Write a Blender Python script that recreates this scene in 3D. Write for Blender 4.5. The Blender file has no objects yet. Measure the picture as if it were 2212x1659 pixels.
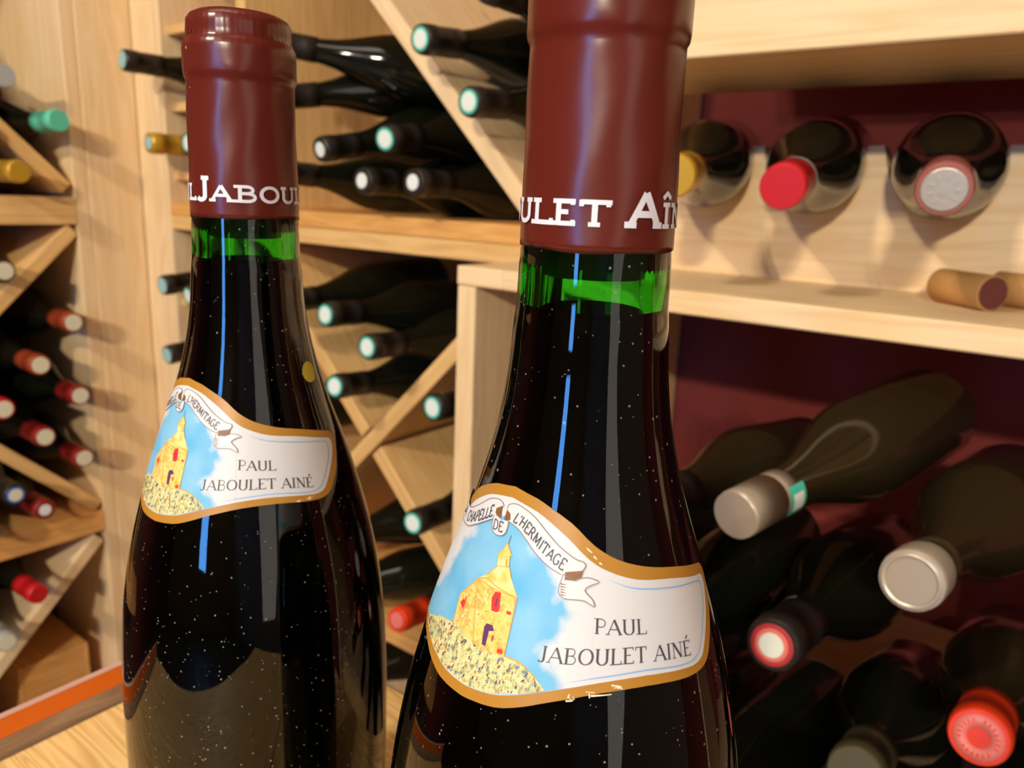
import bpy, bmesh, math, random
from mathutils import Vector, Matrix, Quaternion
from mathutils.geometry import delaunay_2d_cdt
C = bpy.context.scene.collection
SC = bpy.context.scene
PI = math.pi
# ------------------------------------------------------------------ camera
PITCH, ROLL, PSI = math.radians(13.7), math.radians(2.4), math.radians(53)
rh = Vector((math.sin(PSI), math.cos(PSI), 0)); fh = Vector((-math.cos(PSI), math.sin(PSI), 0)); zz = Vector((0, 0, 1))
cf = fh*math.cos(PITCH) - zz*math.sin(PITCH)
cu = fh*math.sin(PITCH) + zz*math.cos(PITCH)
r2 = rh*math.cos(ROLL) + cu*math.sin(ROLL)
u2 = -rh*math.sin(ROLL) + cu*math.cos(ROLL)
cam = bpy.data.cameras.new('camera'); camo = bpy.data.objects.new('camera', cam); C.objects.link(camo)
M = Matrix(((r2.x, u2.x, -cf.x, 0), (r2.y, u2.y, -cf.y, 0), (r2.z, u2.z, -cf.z, 0), (0, 0, 0, 1)))
camo.matrix_world = M
cam.sensor_width = 36; cam.lens = 1661/2212*36; cam.clip_start = .01; cam.clip_end = 30
cam.dof.use_dof = True; cam.dof.focus_distance = .165; cam.dof.aperture_fstop = 24
SC.camera = camo
# ------------------------------------------------------------------ exposure, world
SC.view_settings.view_transform = 'Standard'; SC.view_settings.look = 'None'
SC.view_settings.gamma = 1; SC.view_settings.use_curve_mapping = False
SC.view_settings.exposure = -0.2
w = bpy.data.worlds.new('world'); SC.world = w; w.use_nodes = True
w.node_tree.nodes['Background'].inputs[0].default_value = (1, .8, .6, 1)
w.node_tree.nodes['Background'].inputs[1].default_value = .05

def srgb(r, g, b):
    f = lambda c: (c/255/12.92) if c/255 <= .04045 else ((c/255+.055)/1.055)**2.4
    return (f(r), f(g), f(b), 1)
# ------------------------------------------------------------------ lights
def area(name, loc, target, size, power, col, sizey=None):
    l = bpy.data.lights.new(name, 'AREA'); l.energy = power; l.color = col
    l.shape = 'RECTANGLE'; l.size = size; l.size_y = sizey or size
    o = bpy.data.objects.new(name, l); C.objects.link(o); o.location = loc
    o.rotation_euler = (Vector(target)-Vector(loc)).to_track_quat('-Z', 'Y').to_euler(); return o
area('ceiling_fill', (-.45, -.1, 1.38), (-.75, .75, -.1), 1.0, 9, (1, .90, .78), .6)  # added fill light tilted at the racks, no fixture behind it
area('room_fill', (1.82, -.5, .3), (-.3, .75, -.15), .9, 8, (1, .90, .78), 1.8)  # unseen fill light added to brighten the bin and red wall
BULB_POWER = 4.9
WARM = (1, .88, .70)
# ------------------------------------------------------------------ tagging
def tag(o, label=None, cat=None, group=None, kind=None):
    if label: o['label'] = label
    if cat: o['category'] = cat
    if group: o['group'] = group
    if kind: o['kind'] = kind
    return o
def empty(name, loc=(0, 0, 0), rot=None, label=None, cat=None, group=None, kind=None):
    o = bpy.data.objects.new(name, None); C.objects.link(o); o.location = loc; o.empty_display_size = .02
    if rot is not None:
        o.rotation_mode = 'QUATERNION'; o.rotation_quaternion = rot
    return tag(o, label, cat, group, kind)
def mob(name, me, parent=None, mats=None):
    o = bpy.data.objects.new(name, me); C.objects.link(o)
    if mats:
        for m in mats: me.materials.append(m)
    if parent is not None: o.parent = parent
    return o
# ------------------------------------------------------------------ materials
def newmat(name):
    m = bpy.data.materials.new(name); m.use_nodes = True
    nt = m.node_tree; return m, nt, nt.nodes['Principled BSDF']
def plain(name, col, rough=.5, spec=.5, metal=0, coat=0, emit=None, es=0):
    m, nt, b = newmat(name)
    b.inputs['Base Color'].default_value = col; b.inputs['Roughness'].default_value = rough
    b.inputs['Specular IOR Level'].default_value = spec; b.inputs['Metallic'].default_value = metal
    b.inputs['Coat Weight'].default_value = coat; b.inputs['Coat Roughness'].default_value = .03
    if emit: b.inputs['Emission Color'].default_value = emit; b.inputs['Emission Strength'].default_value = es
    return m
def N(nt, t, **kw):
    n = nt.nodes.new(t)
    for k, v in kw.items(): setattr(n, k, v)
    return n
def ramp(nt, stops):
    r = nt.nodes.new('ShaderNodeValToRGB'); e = r.color_ramp.elements
    while len(e) < len(stops): e.new(.5)
    for i, (p, c) in enumerate(stops): e[i].position = p; e[i].color = c
    return r
def wood(name, light, dark, scale=1.0, rough=.55, knots=True, ring=9.0):
    """pine: grain runs along the object's local X"""
    m, nt, b = newmat(name); L = nt.links
    tc = N(nt, 'ShaderNodeTexCoord'); oi = N(nt, 'ShaderNodeObjectInfo')
    add = N(nt, 'ShaderNodeVectorMath', operation='ADD')
    sc = N(nt, 'ShaderNodeVectorMath', operation='SCALE'); sc.inputs['Scale'].default_value = 7.3
    comb = N(nt, 'ShaderNodeCombineXYZ')
    for i in range(3): L.new(oi.outputs['Random'], comb.inputs[i])
    L.new(comb.outputs[0], sc.inputs[0]); L.new(tc.outputs['Object'], add.inputs[0]); L.new(sc.outputs[0], add.inputs[1])
    mp = N(nt, 'ShaderNodeMapping'); mp.inputs['Scale'].default_value = (1.1*scale, 14*scale, 14*scale)
    L.new(add.outputs[0], mp.inputs[0])
    n1 = N(nt, 'ShaderNodeTexNoise'); n1.inputs['Scale'].default_value = 1.6; n1.inputs['Detail'].default_value = 3; n1.inputs['Distortion'].default_value = .6
    L.new(mp.outputs[0], n1.inputs[0])
    mu = N(nt, 'ShaderNodeMath', operation='MULTIPLY'); mu.inputs[1].default_value = ring; L.new(n1.outputs[0], mu.inputs[0])
    fr = N(nt, 'ShaderNodeMath', operation='PINGPONG'); fr.inputs[1].default_value = .5; L.new(mu.outputs[0], fr.inputs[0])
    mp2 = N(nt, 'ShaderNodeMapping'); mp2.inputs['Scale'].default_value = (12*scale, 320*scale, 320*scale); L.new(add.outputs[0], mp2.inputs[0])
    n2 = N(nt, 'ShaderNodeTexNoise'); n2.inputs['Scale'].default_value = 1; n2.inputs['Detail'].default_value = 2; L.new(mp2.outputs[0], n2.inputs[0])
    n3 = N(nt, 'ShaderNodeTexNoise'); n3.inputs['Scale'].default_value = 5; L.new(add.outputs[0], n3.inputs[0])
    r = ramp(nt, [(.05, dark), (.75, light)])
    s1 = N(nt, 'ShaderNodeMath', operation='MULTIPLY_ADD'); s1.inputs[1].default_value = 1.3; L.new(fr.outputs[0], s1.inputs[0])
    s2 = N(nt, 'ShaderNodeMath', operation='MULTIPLY_ADD'); s2.inputs[1].default_value = .5; s2.inputs[2].default_value = -.15
    L.new(n2.outputs[0], s2.inputs[0]); L.new(s2.outputs[0], s1.inputs[2])
    s3 = N(nt, 'ShaderNodeMath', operation='MULTIPLY_ADD'); s3.inputs[1].default_value = .5; L.new(n3.outputs[0], s3.inputs[0]); L.new(s1.outputs[0], s3.inputs[2])
    s4 = N(nt, 'ShaderNodeMath', operation='MULTIPLY'); s4.inputs[1].default_value = .75; L.new(s3.outputs[0], s4.inputs[0])
    L.new(s4.outputs[0], r.inputs[0])
    col = r.outputs[0]
    if knots:
        mp3 = N(nt, 'ShaderNodeMapping'); mp3.inputs['Scale'].default_value = (4.2, 9, 9); L.new(add.outputs[0], mp3.inputs[0])
        vo = N(nt, 'ShaderNodeTexVoronoi'); vo.inputs['Scale'].default_value = 1; L.new(mp3.outputs[0], vo.inputs[0])
        rk = ramp(nt, [(.05, (1, 1, 1, 1)), (.12, (0, 0, 0, 1))]); L.new(vo.outputs['Distance'], rk.inputs[0])
        mk = N(nt, 'ShaderNodeMath', operation='MULTIPLY'); mk.inputs[1].default_value = .8; L.new(rk.outputs[0], mk.inputs[0])
        mx = N(nt, 'ShaderNodeMix', data_type='RGBA'); L.new(mk.outputs[0], mx.inputs[0]); L.new(col, mx.inputs[6])
        mx.inputs[7].default_value = (dark[0]*.5, dark[1]*.36, dark[2]*.3, 1); col = mx.outputs[2]
    L.new(col, b.inputs['Base Color'])
    b.inputs['Roughness'].default_value = rough; b.inputs['Specular IOR Level'].default_value = .3
    bp = N(nt, 'ShaderNodeBump'); bp.inputs['Strength'].default_value = .15; bp.inputs['Distance'].default_value = .0006
    L.new(n2.outputs[0], bp.inputs['Height']); L.new(bp.outputs[0], b.inputs['Normal'])
    return m
PINE = wood('pine', (.86, .64, .37, 1), (.75, .50, .25, 1))
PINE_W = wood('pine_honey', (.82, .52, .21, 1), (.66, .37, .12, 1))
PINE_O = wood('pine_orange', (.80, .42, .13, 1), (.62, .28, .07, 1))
PINE_B = wood('pine_back', (.55, .38, .22, 1), (.40, .26, .13, 1), knots=False)
TABLE = wood('table_pine', (.84, .58, .24, 1), (.52, .27, .06, 1), scale=1.9, knots=False, ring=16)
RAILW = wood('rail_wood', (.42, .29, .19, 1), (.26, .16, .10, 1), scale=2.0, knots=False, ring=16)
def wallmat(name, col, var=.25, rough=.8):
    m, nt, b = newmat(name); L = nt.links
    tc = N(nt, 'ShaderNodeTexCoord'); n = N(nt, 'ShaderNodeTexNoise'); n.inputs['Scale'].default_value = 9; n.inputs['Detail'].default_value = 5
    L.new(tc.outputs['Object'], n.inputs[0])
    d = tuple(c*(1-var) for c in col[:3])+(1,)
    r = ramp(nt, [(.3, d), (.7, col)]); L.new(n.outputs[0], r.inputs[0]); L.new(r.outputs[0], b.inputs['Base Color'])
    b.inputs['Roughness'].default_value = rough
    bp = N(nt, 'ShaderNodeBump'); bp.inputs['Strength'].default_value = .2; bp.inputs['Distance'].default_value = .002
    L.new(n.outputs[0], bp.inputs['Height']); L.new(bp.outputs[0], b.inputs['Normal']); return m
REDWALL = wallmat('burgundy_paint', (.21, .024, .018, 1))
CREAM = wallmat('cream_plaster', (.55, .45, .34, 1), .1)
FLOORM = wallmat('floor_stone', (.25, .17, .11, 1), .3, .5)
CEILM = wallmat('ceiling_paint', (.62, .54, .44, 1), .06)

def glassmat(name, tint, dust=0.0):
    m, nt, b = newmat(name); L = nt.links
    b.inputs['Base Color'].default_value = tint; b.inputs['Roughness'].default_value = .02
    b.inputs['IOR'].default_value = 1.5; b.inputs['Transmission Weight'].default_value = 1
    tc = N(nt, 'ShaderNodeTexCoord')
    mp = N(nt, 'ShaderNodeMapping'); mp.inputs['Scale'].default_value = (60, 60, 9); L.new(tc.outputs['Object'], mp.inputs[0])
    n = N(nt, 'ShaderNodeTexNoise'); n.inputs['Scale'].default_value = 1; n.inputs['Detail'].default_value = 1; L.new(mp.outputs[0], n.inputs[0])
    bp = N(nt, 'ShaderNodeBump'); bp.inputs['Strength'].default_value = .22; bp.inputs['Distance'].default_value = .0016
    L.new(n.outputs[0], bp.inputs['Height']); L.new(bp.outputs[0], b.inputs['Normal'])
    if dust:
        vo = N(nt, 'ShaderNodeTexVoronoi'); vo.inputs['Scale'].default_value = 900; L.new(tc.outputs['Object'], vo.inputs[0])
        sp = N(nt, 'ShaderNodeSeparateColor'); L.new(vo.outputs['Color'], sp.inputs[0])
        big = N(nt, 'ShaderNodeTexNoise'); big.inputs['Scale'].default_value = 30; L.new(tc.outputs['Object'], big.inputs[0])
        th = N(nt, 'ShaderNodeMath', operation='MULTIPLY'); th.inputs[1].default_value = .155; L.new(sp.outputs[0], th.inputs[0])
        sb = N(nt, 'ShaderNodeMath', operation='SUBTRACT'); L.new(th.outputs[0], sb.inputs[0]); sb.inputs[1].default_value = .1
        mu = N(nt, 'ShaderNodeMath', operation='MULTIPLY'); L.new(sb.outputs[0], mu.inputs[0]); L.new(big.outputs[0], mu.inputs[1])
        lt = N(nt, 'ShaderNodeMath', operation='MULTIPLY'); lt.inputs[1].default_value = 9; L.new(mu.outputs[0], lt.inputs[0])
        cp = N(nt, 'ShaderNodeMath', operation='LESS_THAN'); L.new(vo.outputs['Distance'], cp.inputs[0]); L.new(lt.outputs[0], cp.inputs[1])
        m2 = N(nt, 'ShaderNodeMath', operation='MULTIPLY'); m2.inputs[1].default_value = dust; L.new(cp.outputs[0], m2.inputs[0])
        df = N(nt, 'ShaderNodeBsdfDiffuse'); df.inputs[0].default_value = (.55, .5, .42, 1)
        mix = N(nt, 'ShaderNodeMixShader'); L.new(m2.outputs[0], mix.inputs[0]); L.new(b.outputs[0], mix.inputs[1]); L.new(df.outputs[0], mix.inputs[2])
        L.new(mix.outputs[0], nt.nodes['Material Output'].inputs[0])
    return m
GREEN_GLASS = glassmat('green_bottle_glass', (1, 1, 1, 1), dust=.35)
_va = N(GREEN_GLASS.node_tree, 'ShaderNodeVolumeAbsorption'); _va.inputs['Color'].default_value = (.17, .86, 0, 1); _va.inputs['Density'].default_value = 430
GREEN_GLASS.node_tree.links.new(_va.outputs[0], GREEN_GLASS.node_tree.nodes['Material Output'].inputs['Volume'])
WINE = plain('dark_wine', (.004, .0012, .0018, 1), .3, 0)
CORKM = wallmat('cork', (.66, .34, .10, 1), .55)
DARKCORK = plain('dark_cork', (.03, .018, .01, 1), .6)  # very dark brown cork
def capmat():
    m, nt, b = newmat('burgundy_capsule'); L = nt.links
    tc = N(nt, 'ShaderNodeTexCoord'); vo = N(nt, 'ShaderNodeTexVoronoi'); vo.inputs['Scale'].default_value = 190; L.new(tc.outputs['Object'], vo.inputs[0])
    sp = N(nt, 'ShaderNodeSeparateColor'); L.new(vo.outputs['Color'], sp.inputs[0])
    t = N(nt, 'ShaderNodeMath', operation='MULTIPLY_ADD'); t.inputs[1].default_value = .9; t.inputs[2].default_value = -.78; L.new(sp.outputs[0], t.inputs[0])
    lt = N(nt, 'ShaderNodeMath', operation='LESS_THAN'); L.new(vo.outputs['Distance'], lt.inputs[0]); L.new(t.outputs[0], lt.inputs[1])
    mx = N(nt, 'ShaderNodeMix', data_type='RGBA'); L.new(lt.outputs[0], mx.inputs[0])
    mx.inputs[6].default_value = (.110, .014, .008, 1); mx.inputs[7].default_value = (.5, .25, .18, 1)
    L.new(mx.outputs[2], b.inputs['Base Color']); b.inputs['Roughness'].default_value = .27; b.inputs['Specular IOR Level'].default_value = .45
    n = N(nt, 'ShaderNodeTexNoise'); n.inputs['Scale'].default_value = 90; L.new(tc.outputs['Object'], n.inputs[0])
    bp = N(nt, 'ShaderNodeBump'); bp.inputs['Strength'].default_value = .25; bp.inputs['Distance'].default_value = .0004
    L.new(n.outputs[0], bp.inputs['Height']); L.new(bp.outputs[0], b.inputs['Normal']); return m
CAPSULE = capmat()
# ------------------------------------------------------------------ mesh helpers
def board(name, size, loc, rot=(0, 0, 0), mat=PINE, parent=None, bev=.0012):
    """bevelled plank; size x is the grain direction"""
    bm = bmesh.new(); bmesh.ops.create_cube(bm, size=1)
    for v in bm.verts: v.co = Vector((v.co.x*size[0], v.co.y*size[1], v.co.z*size[2]))
    if bev: bmesh.ops.bevel(bm, geom=bm.edges[:], offset=min(bev, min(size)*.3), segments=1, affect='EDGES')
    me = bpy.data.meshes.new(name); bm.to_mesh(me); bm.free()
    o = mob(name, me, parent, [mat]); o.location = loc; o.rotation_euler = rot; return o
def bx(name, x0, x1, y0, y1, z0, z1, mat=PINE, parent=None, grain='x', bev=.0012):
    sx, sy, sz = x1-x0, y1-y0, z1-z0; c = ((x0+x1)/2, (y0+y1)/2, (z0+z1)/2)
    if grain == 'x': return board(name, (sx, sy, sz), c, (0, 0, 0), mat, parent, bev)
    if grain == 'y': return board(name, (sy, sx, sz), c, (0, 0, PI/2), mat, parent, bev)
    return board(name, (sz, sy, sx), c, (0, -PI/2, 0), mat, parent, bev)
def lathe_me(name, prof, seg=32, cap0=True, cap1=True, smooth=True):
    vs, fs = [], []
    for r, z in prof:
        for i in range(seg):
            a = 2*PI*i/seg; vs.append((r*math.cos(a), r*math.sin(a), z))
    n = len(prof)
    for k in range(n-1):
        for i in range(seg):
            j = (i+1) % seg; fs.append((k*seg+i, k*seg+j, (k+1)*seg+j, (k+1)*seg+i))
    if cap0: fs.append(tuple(range(seg-1, -1, -1)))
    if cap1: fs.append(tuple((n-1)*seg+i for i in range(seg)))
    me = bpy.data.meshes.new(name); me.from_pydata(vs, [], fs); me.update()
    if smooth:
        me.polygons.foreach_set('use_smooth', [len(p.vertices) == 4 for p in me.polygons])
    return me
# ------------------------------------------------------------------ room shell (setting)
def struct(o): o['kind'] = 'structure'; return o
XL, XR, YB, YF, ZF, ZC = -1.62, 1.9, -3.1, 1.0, -1.0, 1.42
struct(bx('wall_back', XL-.1, XR+.1, YF, YF+.1, ZF, ZC, REDWALL, bev=0))
struct(bx('wall_left', XL-.1, XL, YB, YF, ZF, ZC, REDWALL, bev=0))
struct(bx('wall_right', XR, XR+.1, YB, YF, ZF, ZC, CREAM, bev=0))
struct(bx('floor', XL-.1, XR+.1, YB, YF, ZF-.1, ZF, FLOORM, bev=0))
struct(bx('ceiling', XL-.1, XR+.1, YB-.1, YF+.1, ZC, ZC+.1, CEILM, bev=0))
WX0, WX1, WZ0, WZ1 = .02, .42, -.25, 1.05     # daylight window opening in the wall behind the camera
struct(bx('wall_front', XL-.1, WX0, YB-.1, YB, ZF, ZC, CREAM, bev=0))
wf2 = struct(bx('wall_front', WX1, XR+.1, YB-.1, YB, ZF, ZC, CREAM, bev=0))
struct(bx('wall_front', WX0, WX1, YB-.1, YB, ZF, WZ0, CREAM, bev=0))
struct(bx('wall_front', WX0, WX1, YB-.1, YB, WZ1, ZC, CREAM, bev=0))
we = empty('window_1', ((WX0+WX1)/2, YB-.05, WZ0), kind='structure')
def kid(o, p):
    o.parent = p; o.matrix_parent_inverse = Matrix.Translation(-Vector(p.location)); return o
FRAME = plain('window_paint', (.5, .45, .38, 1), .4)
kid(bx('frame_rail', WX0, WX1, YB-.06, YB-.01, WZ0, WZ0+.03, FRAME), we)
kid(bx('frame_rail', WX0, WX1, YB-.06, YB-.01, WZ1-.03, WZ1, FRAME), we)
kid(bx('frame_stile', WX0, WX0+.03, YB-.06, YB-.01, WZ0+.03, WZ1-.03, FRAME), we)
kid(bx('frame_stile', WX1-.03, WX1, YB-.06, YB-.01, WZ0+.03, WZ1-.03, FRAME), we)
DAY = plain('daylit_pane', (.02, .05, .1, 1), .1, emit=(.10, .38, 1, 1), es=21)
kid(bx('pane', WX0+.03, WX1-.03, YB-.045, YB-.035, WZ0+.03, WZ1-.03, DAY, bev=0), we)

# ceiling spot cluster behind the camera (real lamps with lit bulbs)
LAMPM = plain('lamp_metal', (.5, .48, .45, 1), .25, metal=1)
def lamp(loc, label, power, n=6, rad=.11, aim=(-.2, .5, -.15)):
    root = empty('ceiling_lamp', (loc[0], loc[1], ZC), label=label, cat='lamp', group=None)
    def put(o): kid(o, root)
    pl = mob('ceiling_plate', lathe_me('ceiling_plate', [(.09, ZC-.02), (.095, ZC-.004), (.095, ZC-.001)]), None, [LAMPM]); pl.location = (loc[0], loc[1], 0); put(pl)
    st = mob('stem', lathe_me('stem', [(.008, loc[2]+.03), (.008, ZC-.02)], 16), None, [LAMPM]); st.location = (loc[0], loc[1], 0); put(st)
    rg = mob('ring_plate', lathe_me('ring_plate', [(rad+.03, loc[2]+.02), (rad+.035, loc[2]+.03)], 32), None, [LAMPM]); rg.location = (loc[0], loc[1], 0); put(rg)
    glow = plain('bulb_glow', (1, 1, 1, 1), .3, emit=(1, .86, .66, 1), es=120)
    for i in range(n):
        a = 2*PI*i/n+.3 if i < n-1 or n < 5 else 0; rr = rad if (i < n-1 or n < 5) else 0
        p = Vector((loc[0]+rr*math.cos(a), loc[1]+rr*math.sin(a), loc[2]))
        b = mob('bulb', lathe_me('bulb', [(.004, -.018), (.011, -.014), (.014, -.004), (.012, .006), (.007, .018)], 16), None, [glow]); b.location = p; put(b)
        l = bpy.data.lights.new('bulb_light', 'SPOT'); l.energy = power; l.color = WARM; l.shadow_soft_size = .012
        l.spot_size = math.radians(85); l.spot_blend = .6
        lo = bpy.data.objects.new('bulb_light', l); C.objects.link(lo); lo.location = p-Vector((0, 0, .022))
        lo.rotation_euler = (Vector(aim)-p).to_track_quat('-Z', 'Y').to_euler(); put(lo)
    return root
lamp((.86, -2.6, 1.12), 'ceiling lamp with a ring of bulbs, far behind the camera on the right', BULB_POWER*15, aim=(-.2, .8, -.1))
lamp((-.5, -1.3, 1.26), 'ceiling lamp with three bulbs, behind the camera on the left', BULB_POWER*9, n=3, rad=.07, aim=(-.4, .8, -.1))
# ------------------------------------------------------------------ racks
T = .022; H2 = T/2
def diag_mid(name, x0, z0, x1, z1, y0, y1, parent, mat=PINE_W):
    L = math.hypot(x1-x0, z1-z0); a = math.atan2(z1-z0, x1-x0)
    return kid(board(name, (L, y1-y0, T), ((x0+x1)/2, (y0+y1)/2, (z0+z1)/2), (0, -a, 0), mat), parent)
def diag_left(name, y0, z0, y1, z1, x0, x1, parent, mat=PINE_W):
    L = math.hypot(y1-y0, z1-z0); a = math.atan2(z1-z0, y1-y0)
    return kid(board(name, (L, x1-x0, T), ((x0+x1)/2, (y0+y1)/2, (z0+z1)/2), (0, -a, PI/2), mat), parent)

# middle rack: stacked X-divider bins, front plane Y = .70
MR = empty('wine_rack', (-.85, .84, ZF), label='middle pine wine rack of crossed diagonal dividers behind the two upright bottles', cat='wine rack')
MY0, MY1 = .70, .985
def mid(n, *a, **k): return kid(bx(n, *a, **k), MR)
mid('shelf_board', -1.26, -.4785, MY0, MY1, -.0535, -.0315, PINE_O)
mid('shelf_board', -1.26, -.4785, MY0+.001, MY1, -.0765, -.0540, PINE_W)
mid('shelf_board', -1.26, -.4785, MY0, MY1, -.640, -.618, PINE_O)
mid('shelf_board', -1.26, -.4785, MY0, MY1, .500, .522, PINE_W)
mid('side_panel', -1.282, -1.26, MY0, MY1, ZF, .60, PINE, grain='z')
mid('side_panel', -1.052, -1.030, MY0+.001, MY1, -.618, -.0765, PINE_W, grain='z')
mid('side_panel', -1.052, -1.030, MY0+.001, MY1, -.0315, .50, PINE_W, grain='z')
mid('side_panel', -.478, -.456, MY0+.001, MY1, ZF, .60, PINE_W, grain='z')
mid('back_panel', -1.26, -.456, MY1, MY1+.008, ZF, .60, PINE_B, grain='z', bev=0)
diag_mid('divider_board', -.512, -.039+.02, -1.02, .489, MY0+.003, MY1-.003, MR, PINE)
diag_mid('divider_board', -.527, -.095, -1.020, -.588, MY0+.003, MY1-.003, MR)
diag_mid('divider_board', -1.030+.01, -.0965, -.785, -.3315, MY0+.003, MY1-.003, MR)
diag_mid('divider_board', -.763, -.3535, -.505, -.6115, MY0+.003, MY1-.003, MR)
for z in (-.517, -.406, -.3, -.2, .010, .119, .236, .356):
    mid('cubby_shelf', -1.26, -1.052, MY0+.012, MY1, z-.007, z+.007, PINE_W)

# left rack, front plane X = -1.35
LR = empty('wine_rack', (-1.5, .3, ZF), label='left pine wine rack with crossed dividers, seen at the left edge of the photo', cat='wine rack')
LX0, LX1 = -1.605, -1.35
def lef(n, *a, **k): return kid(bx(n, *a, **k), LR)
lef('shelf_board', LX0, LX1, -.40, .589, -.074, -.031, PINE_W, grain='y')
lef('shelf_board', LX0, LX1, -.40, .589, -.616, -.577, PINE_O, grain='y')
lef('shelf_board', LX0, LX1, -.40, .589, .470, .510, PINE_W, grain='y')
lef('side_panel', LX0, LX1-.001, .589, .611, ZF, .62, PINE, grain='z')
lef('corner_board', LX1-.022, LX1, .6115, .7005, ZF, .62, PINE, grain='z')
lef('corner_board', LX1+.0005, -1.2825, .700, .722, ZF, .62, PINE, grain='z')
lef('side_panel', LX0, LX1-.001, .035, .057, -.577, -.074, PINE_W, grain='z')
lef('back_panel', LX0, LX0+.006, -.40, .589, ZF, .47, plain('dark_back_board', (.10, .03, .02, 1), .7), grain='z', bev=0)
D = dict(x0=LX0+.008, x1=LX1-.003, parent=LR)
diag_left('divider_board', .578, -.017, .09, .466, mat=PINE_W, **D)
diag_left('divider_board', .582, -.082, .079, -.566, mat=PINE_W, **D)
diag_left('divider_board', .582, -.569, .348, -.345, mat=PINE_W, **D)
diag_left('divider_board', .322, -.319, .075, -.082, mat=PINE_W, **D)
diag_left('divider_board', .578, -.628, .24, -.966, mat=PINE, **D)

# right unit: shelves on a panel, front plane Y = .582
RR = empty('wine_shelf', (-.1, .72, ZF), label='pale pine display shelf with scalloped bottle cradles and open bin, right of the front bottle', cat='shelf')
def rig(n, *a, **k): return kid(bx(n, *a, **k), RR)
rig('shelf_board', -.455, .42, .582, .80, -.0880, -.0690, PINE)
rig('shelf_board', -.5135, -.4552, .582, .699, -.0880, -.0690, PINE)
rig('side_panel', -.5135, -.4900, .5835, .699, ZF, -.0885, PINE, grain='z')
rig('side_panel', .420, .443, .582, .80, ZF, .40, PINE, grain='z')
rig('shelf_board', -.372, .42, .5965, .765, .108, .1265, PINE)
rig('fascia_board', -.372, .42, .579, .596, .1078, .26, PINE)
rig('shelf_board', -.372, .42, .597, .985, .300, .319, PINE)  # out-of-view shelf added to block light falling behind the unit
rig('bin_floor', -.49, .42, .60, .98, -.50, -.48, PINE_B)
rig('kick_board', -.49, .42, .62, .64, ZF, -.50, PINE_W)
def scallop(y0, y1, x0=-.45, x1=.415):
    top, bot, rr = .057, -.0687, .047
    def h(x):
        k = round((x+.344)/.109); u = (x+.344-.109*k)/rr
        return top if abs(u) >= 1 else top-.053*(1-abs(u)**2.4)**.62
    xs = []; x = x0
    while x < x1: xs.append(x); x += .0015
    xs.append(x1); cx, cy = (x0+x1)/2, (y0+y1)/2; vs, fs = [], []
    for x in xs:
        for y in (y0, y1): vs += [(x-cx, y-cy, bot), (x-cx, y-cy, h(x))]
    for i in range(len(xs)-1):
        a = 4*i; b = a+4
        fs += [(a, b, b+1, a+1), (a+2, a+3, b+3, b+2), (a+1, b+1, b+3, a+3), (a, a+2, b+2, b)]
    n = 4*(len(xs)-1); fs += [(0, 1, 3, 2), (n, n+2, n+3, n+1)]
    me = bpy.data.meshes.new('scalloped_board'); me.from_pydata(vs, [], fs); me.update()
    o = mob('scalloped_board', me, None, [PINE]); o.location = (cx, cy, 0); return kid(o, RR)
scallop(.765, .785)
rig('shelf_board', -.455, .42, .80, .90, -.0880, -.0690, PINE)
scallop(.868, .888)

# ------------------------------------------------------------------ table
TZ = -.245
TB = empty('table', (.1, .0, ZF), label='honey pine table with a dark rail and bright orange band along its edge', cat='table')
def tab(n, *a, **k): return kid(bx(n, *a, **k), TB)
TX1 = .14
for i, (y0, y1) in enumerate(((-.12, .0605), (.061, .2415))):
    tab('table_plank', -.3405, TX1, y0, y1, TZ-.027, TZ, TABLE)
tab('edge_rail', -.3446, -.3410, -.12, .2415, TZ-.040, -.2362, RAILW, grain='y', bev=.0004)
tab('orange_band', -.3446, -.3411, -.12, .2415, -.2361, -.2266, plain('orange_paint', (.80, .16, .004, 1), .42), grain='y', bev=.0003)
tab('band_edge_highlight', -.3446, -.3411, -.12, .2415, -.2265, -.2260, plain('band_edge_highlight', (.60, .36, .30, 1), .4), grain='y', bev=.0003)  # pinkish highlight along the band's top, put into the colour
for x in (-.31, TX1-.03):
    for y in (-.09, .21):
        tab('leg', x-.02, x+.02, y-.02, y+.02, ZF, TZ-.027, PINE_W, grain='z')

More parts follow.
